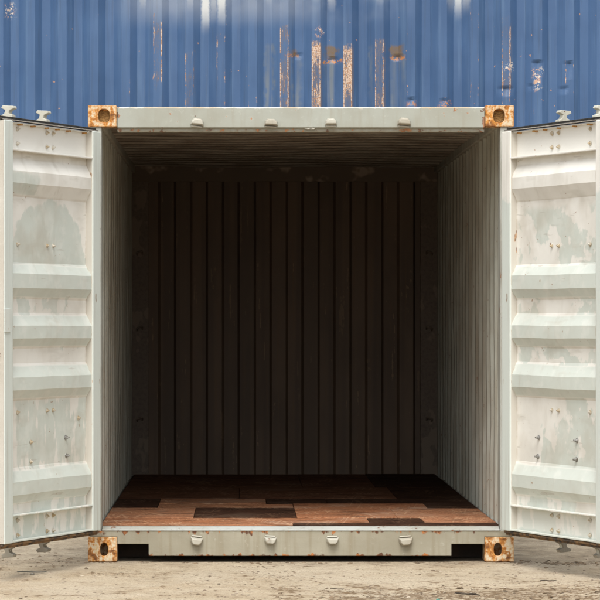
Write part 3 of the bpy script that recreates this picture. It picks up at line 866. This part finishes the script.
# ------------------------------------------------------------------ blue containers behind
# knocks in the side panel: (pixel column and top row, half width, length below the crease, depth)
DENTS = [(506, 89, .070, .07, .022), (537, 63, .050, .20, .026), (531, 86, .03, .05, .010), (569, 64, .042, .14, .022), (564, 89, .045, .05, .014), (411, 100, .04, .05, .018), (444, 101, .04, .05, .014), (333, 59, .05, .04, .016), (398, 57, .05, .04, .016), (298, 55, .04, .04, .012)]
DENTS = [(bx(a), bz(b), c, d, e) for a, b, c, d, e in DENTS]
def blue_container(z0, fine):
    r_ = empty('blue_container', (0, BY + 1.2, z0))
    h, L2, Wd = 2.591, 6.096, 2.438
    y0 = BY; cy = BY + 1.2
    def add(mb, name, mat, bev=.006):
        mb.v = [(x, y - cy, z) for x, y, z in mb.v]
        return mb.build(name, mat, r_, bev)
    pts = []
    k0 = math.ceil((-5.92 - BX0) / BP)
    a = BX0 + k0 * BP
    prof = [(-5.95, .036)]
    while a < 5.70:
        for da, dp in ((0, 0), (.037, 0), (.074, 0), (.094, .017), (.114, .034), (.134, .051), (.1715, .051), (.209, .051), (.232, .034), (.255, .017)):
            prof.append((a + da, dp))
        a += BP
    prof += [(a, 0), (5.95, 0)]
    if fine:
        zs = [.15] + frange(.35, 1.75, 130) + frange(1.85, 2.48, 6)
    else: zs = frange(.15, 2.48, 12)
    def dsp(x, z):
        d = nz(x, z + z0, 4, .9) * .012 + nz(x, z + z0, 9, 2.6) * .004
        if fine:
            for dx_, dz_, wx, wz, am in DENTS:
                kx = 1 - abs(x - dx_) / wx; t = (dz_ - z - z0) / wz
                if kx > 0:
                    if 0 <= t < 1: d += am * kx ** .7 * (1 - t)
                    elif -.03 / wz < t < 0: d += am * kx ** .7 * (1 + t * wz / .03)
        return d
    sh = sheet(prof, zs, lambda a, d, z: (a, y0 + d, z), dsp)
    o = add(sh, 'side_wall', 'blue_paint', 0); solidify(o, .003, 0)
    b = MB(); b.box(-5.94, 5.94, y0 + Wd - .04, y0 + Wd - .035, .15, 2.48)
    sh = sheet(trapez(-5.95, 5.95, .072, .068, .072, .036, sub=1), [.15, 2.48], lambda a, d, z: (a, y0 + Wd - d, z)); o = add(sh, 'side_wall', 'blue_rail', 0); solidify(o, .003, 0)
    for sx in (-1, 1):
        sh = sheet(trapez(.10, Wd - .10, .104, .019, .11, .045, sub=1), [.15, 2.48], lambda a, d, z, sx=sx: (sx * (L2 - .02 - d), y0 + a, z)); o = add(sh, 'end_wall', 'blue_rail', 0); solidify(o, .003, 0)
        for yy in (y0 + .004, y0 + Wd - .165):
            p0, p1 = sorted((sx * (L2 - .15), sx * (L2 - .004)))
            add(MB().box(p0, p1, yy, yy + .155, .119, 2.473), 'corner_post', 'blue_rail')
            for zz in (0, 2.473):
                m_ = MB(); w_ = .178; p0 = sx * L2
                plate_with_hole(m_, (p0, yy - .006 if yy < y0 + 1 else yy + .16, zz), (-sx, 0, 0), (0, 0, 1), (0, 1 if yy < y0 + 1 else -1, 0), w_, .118, .03, .039, .032)
                q0, q1 = sorted((p0, p0 - sx * w_)); m_.box(q0, q1, yy + .0245, yy + .1295, zz, zz + .118)
                add(m_, 'corner_casting', 'blue_rail', .004)
    for yy in (y0 + .002, y0 + Wd - .062):
        add(MB().box(-5.915, 5.915, yy, yy + .06, .02, .16), 'bottom_rail', 'blue_rail')
        add(MB().box(-5.915, 5.915, yy, yy + .06, 2.47, 2.555), 'top_rail', 'blue_rail')
    sh = sheet(trapez(-5.95, 5.95, .098, .013, .098, .02, sub=1), [y0 + .05, y0 + Wd - .05], lambda a, d, y: (a, y, 2.55 + d)); o = add(sh, 'roof_panel', 'blue_rail', 0); solidify(o, .003, 0)
    add(MB().box(-5.94, 5.94, y0 + .063, y0 + Wd - .063, .12, .15), 'floor', 'underside_steel', 0)
    return r_
up = blue_container(2.5925, True)
tag(up, 'blue corrugated container with rust scrapes and dents above the open container', 'shipping container', 'blue containers stacked behind the open one')
lowc = blue_container(0.0, False)
tag(lowc, 'lower blue container of the stack, hidden behind the open white container', 'shipping container', 'blue containers stacked behind the open one')

# ------------------------------------------------------------------ litter on the ground
def gpt(px, py):
    dep = CAM_H * FPX / (py - 319); return ((px - 237) * dep / FPX + CAM_X, dep - CAM_D)
a = gpt(17, 573); b = gpt(46.6, 573)
mb = MB(); zc = max(gh(*a), gh(*b), gh((a[0] + b[0]) / 2, a[1])) + .0125
L_ = b[0] - a[0]
segs = 7; vs = []; prof = [(-.009, -.003), (.009, -.004), (.008, .004), (-.007, .0035)]
for i in range(segs):
    t = i / (segs - 1); k = 1 - .35 * abs(t - .5) * 2
    for y_, z_ in prof: vs.append((a[0] + L_ * t, a[1] + y_ * k + .004 * math.sin(t * 5), zc + z_ * k + .0015 * math.sin(t * 7)))
fs = [(3, 2, 1, 0), tuple(4 * (segs - 1) + i for i in range(4))] + [(4 * i + j, 4 * i + (j + 1) % 4, 4 * i + 4 + (j + 1) % 4, 4 * i + 4 + j) for i in range(segs - 1) for j in range(4)]
mb.add(vs, fs)
tag(mb.build('wood_sliver', 'stick_wood'), 'thin dark wood sliver propped on a pebble below the left door', 'stick')
mb = MB(); pebble(mb, (a[0] + b[0]) / 2 + .003, a[1] - .002, .013, zc - .0125, .62)
tag(mb.build('pebble', 'stone_grey'), 'small grey pebble under the dark wood sliver at lower left', 'stone')
def twig(px0, py0, px1, py1, r, label):
    a = Vector((*gpt(px0, py0), 0)); b = Vector((*gpt(px1, py1), 0)); mb = MB(); n = 8; prev = None; rings = []
    for i in range(n):
        t = i / (n - 1); q = a.lerp(b, t); q.y += .02 * math.sin(t * 6 + px0); q.z = gh(q.x, q.y) + r * .8
        rr = r * (1 - .5 * t)
        rings.append([(q.x + .0, q.y + rr * math.cos(u), q.z + rr * math.sin(u)) for u in [k * 1.0472 for k in range(6)]])
    vs = [p_ for r_ in rings for p_ in r_]
    fs = [tuple(range(5, -1, -1)), tuple(6 * (n - 1) + k for k in range(6))] + [(6 * i + k, 6 * i + (k + 1) % 6, 6 * i + 6 + (k + 1) % 6, 6 * i + 6 + k) for i in range(n - 1) for k in range(6)]
    mb.add(vs, fs); m = a.lerp(b, .55); m.z = gh(m.x, m.y) + r
    mb.tube(m, m + Vector((.035, -.03, .004)), r * .5, r * .3, 6)
    tag(mb.build('twig', 'twig_bark'), label, 'twig', 'twigs on the dirt')
twig(455, 591, 480.5, 593.5, .006, 'dark twig lying in brown soil at the lower right')
twig(330, 586, 343, 587, .003, 'short thin twig on the bare dirt below the container middle')
twig(540, 578, 556, 577, .0035, 'thin twig on the dirt below the right door')
x_, y_ = gpt(438, 598.6); z_ = gh(x_, y_) + .001
mb = MB().add([(x_ - .018, y_ - .01, z_), (x_ + .014, y_ - .014, z_ + .002), (x_ + .02, y_ + .008, z_ + .009), (x_ - .006, y_ + .016, z_ + .013), (x_ - .017, y_ + .006, z_ + .006),
               (x_ - .018, y_ - .01, z_ + .003), (x_ + .014, y_ - .014, z_ + .005), (x_ + .02, y_ + .008, z_ + .012), (x_ - .006, y_ + .016, z_ + .016), (x_ - .017, y_ + .006, z_ + .009)],
              [(4, 3, 2, 1, 0), (5, 6, 7, 8, 9)] + [(i, (i + 1) % 5, 5 + (i + 1) % 5, 5 + i) for i in range(5)])
mb.v = [(x_ + (a - x_) * .55, y_ + (b - y_) * .55, z_ + (c - z_) * .55) for a, b, c in mb.v]
tag(mb.build('plastic_scrap', 'scrap_plastic'), 'tiny teal plastic scrap at the bottom edge in brown soil', 'scrap')
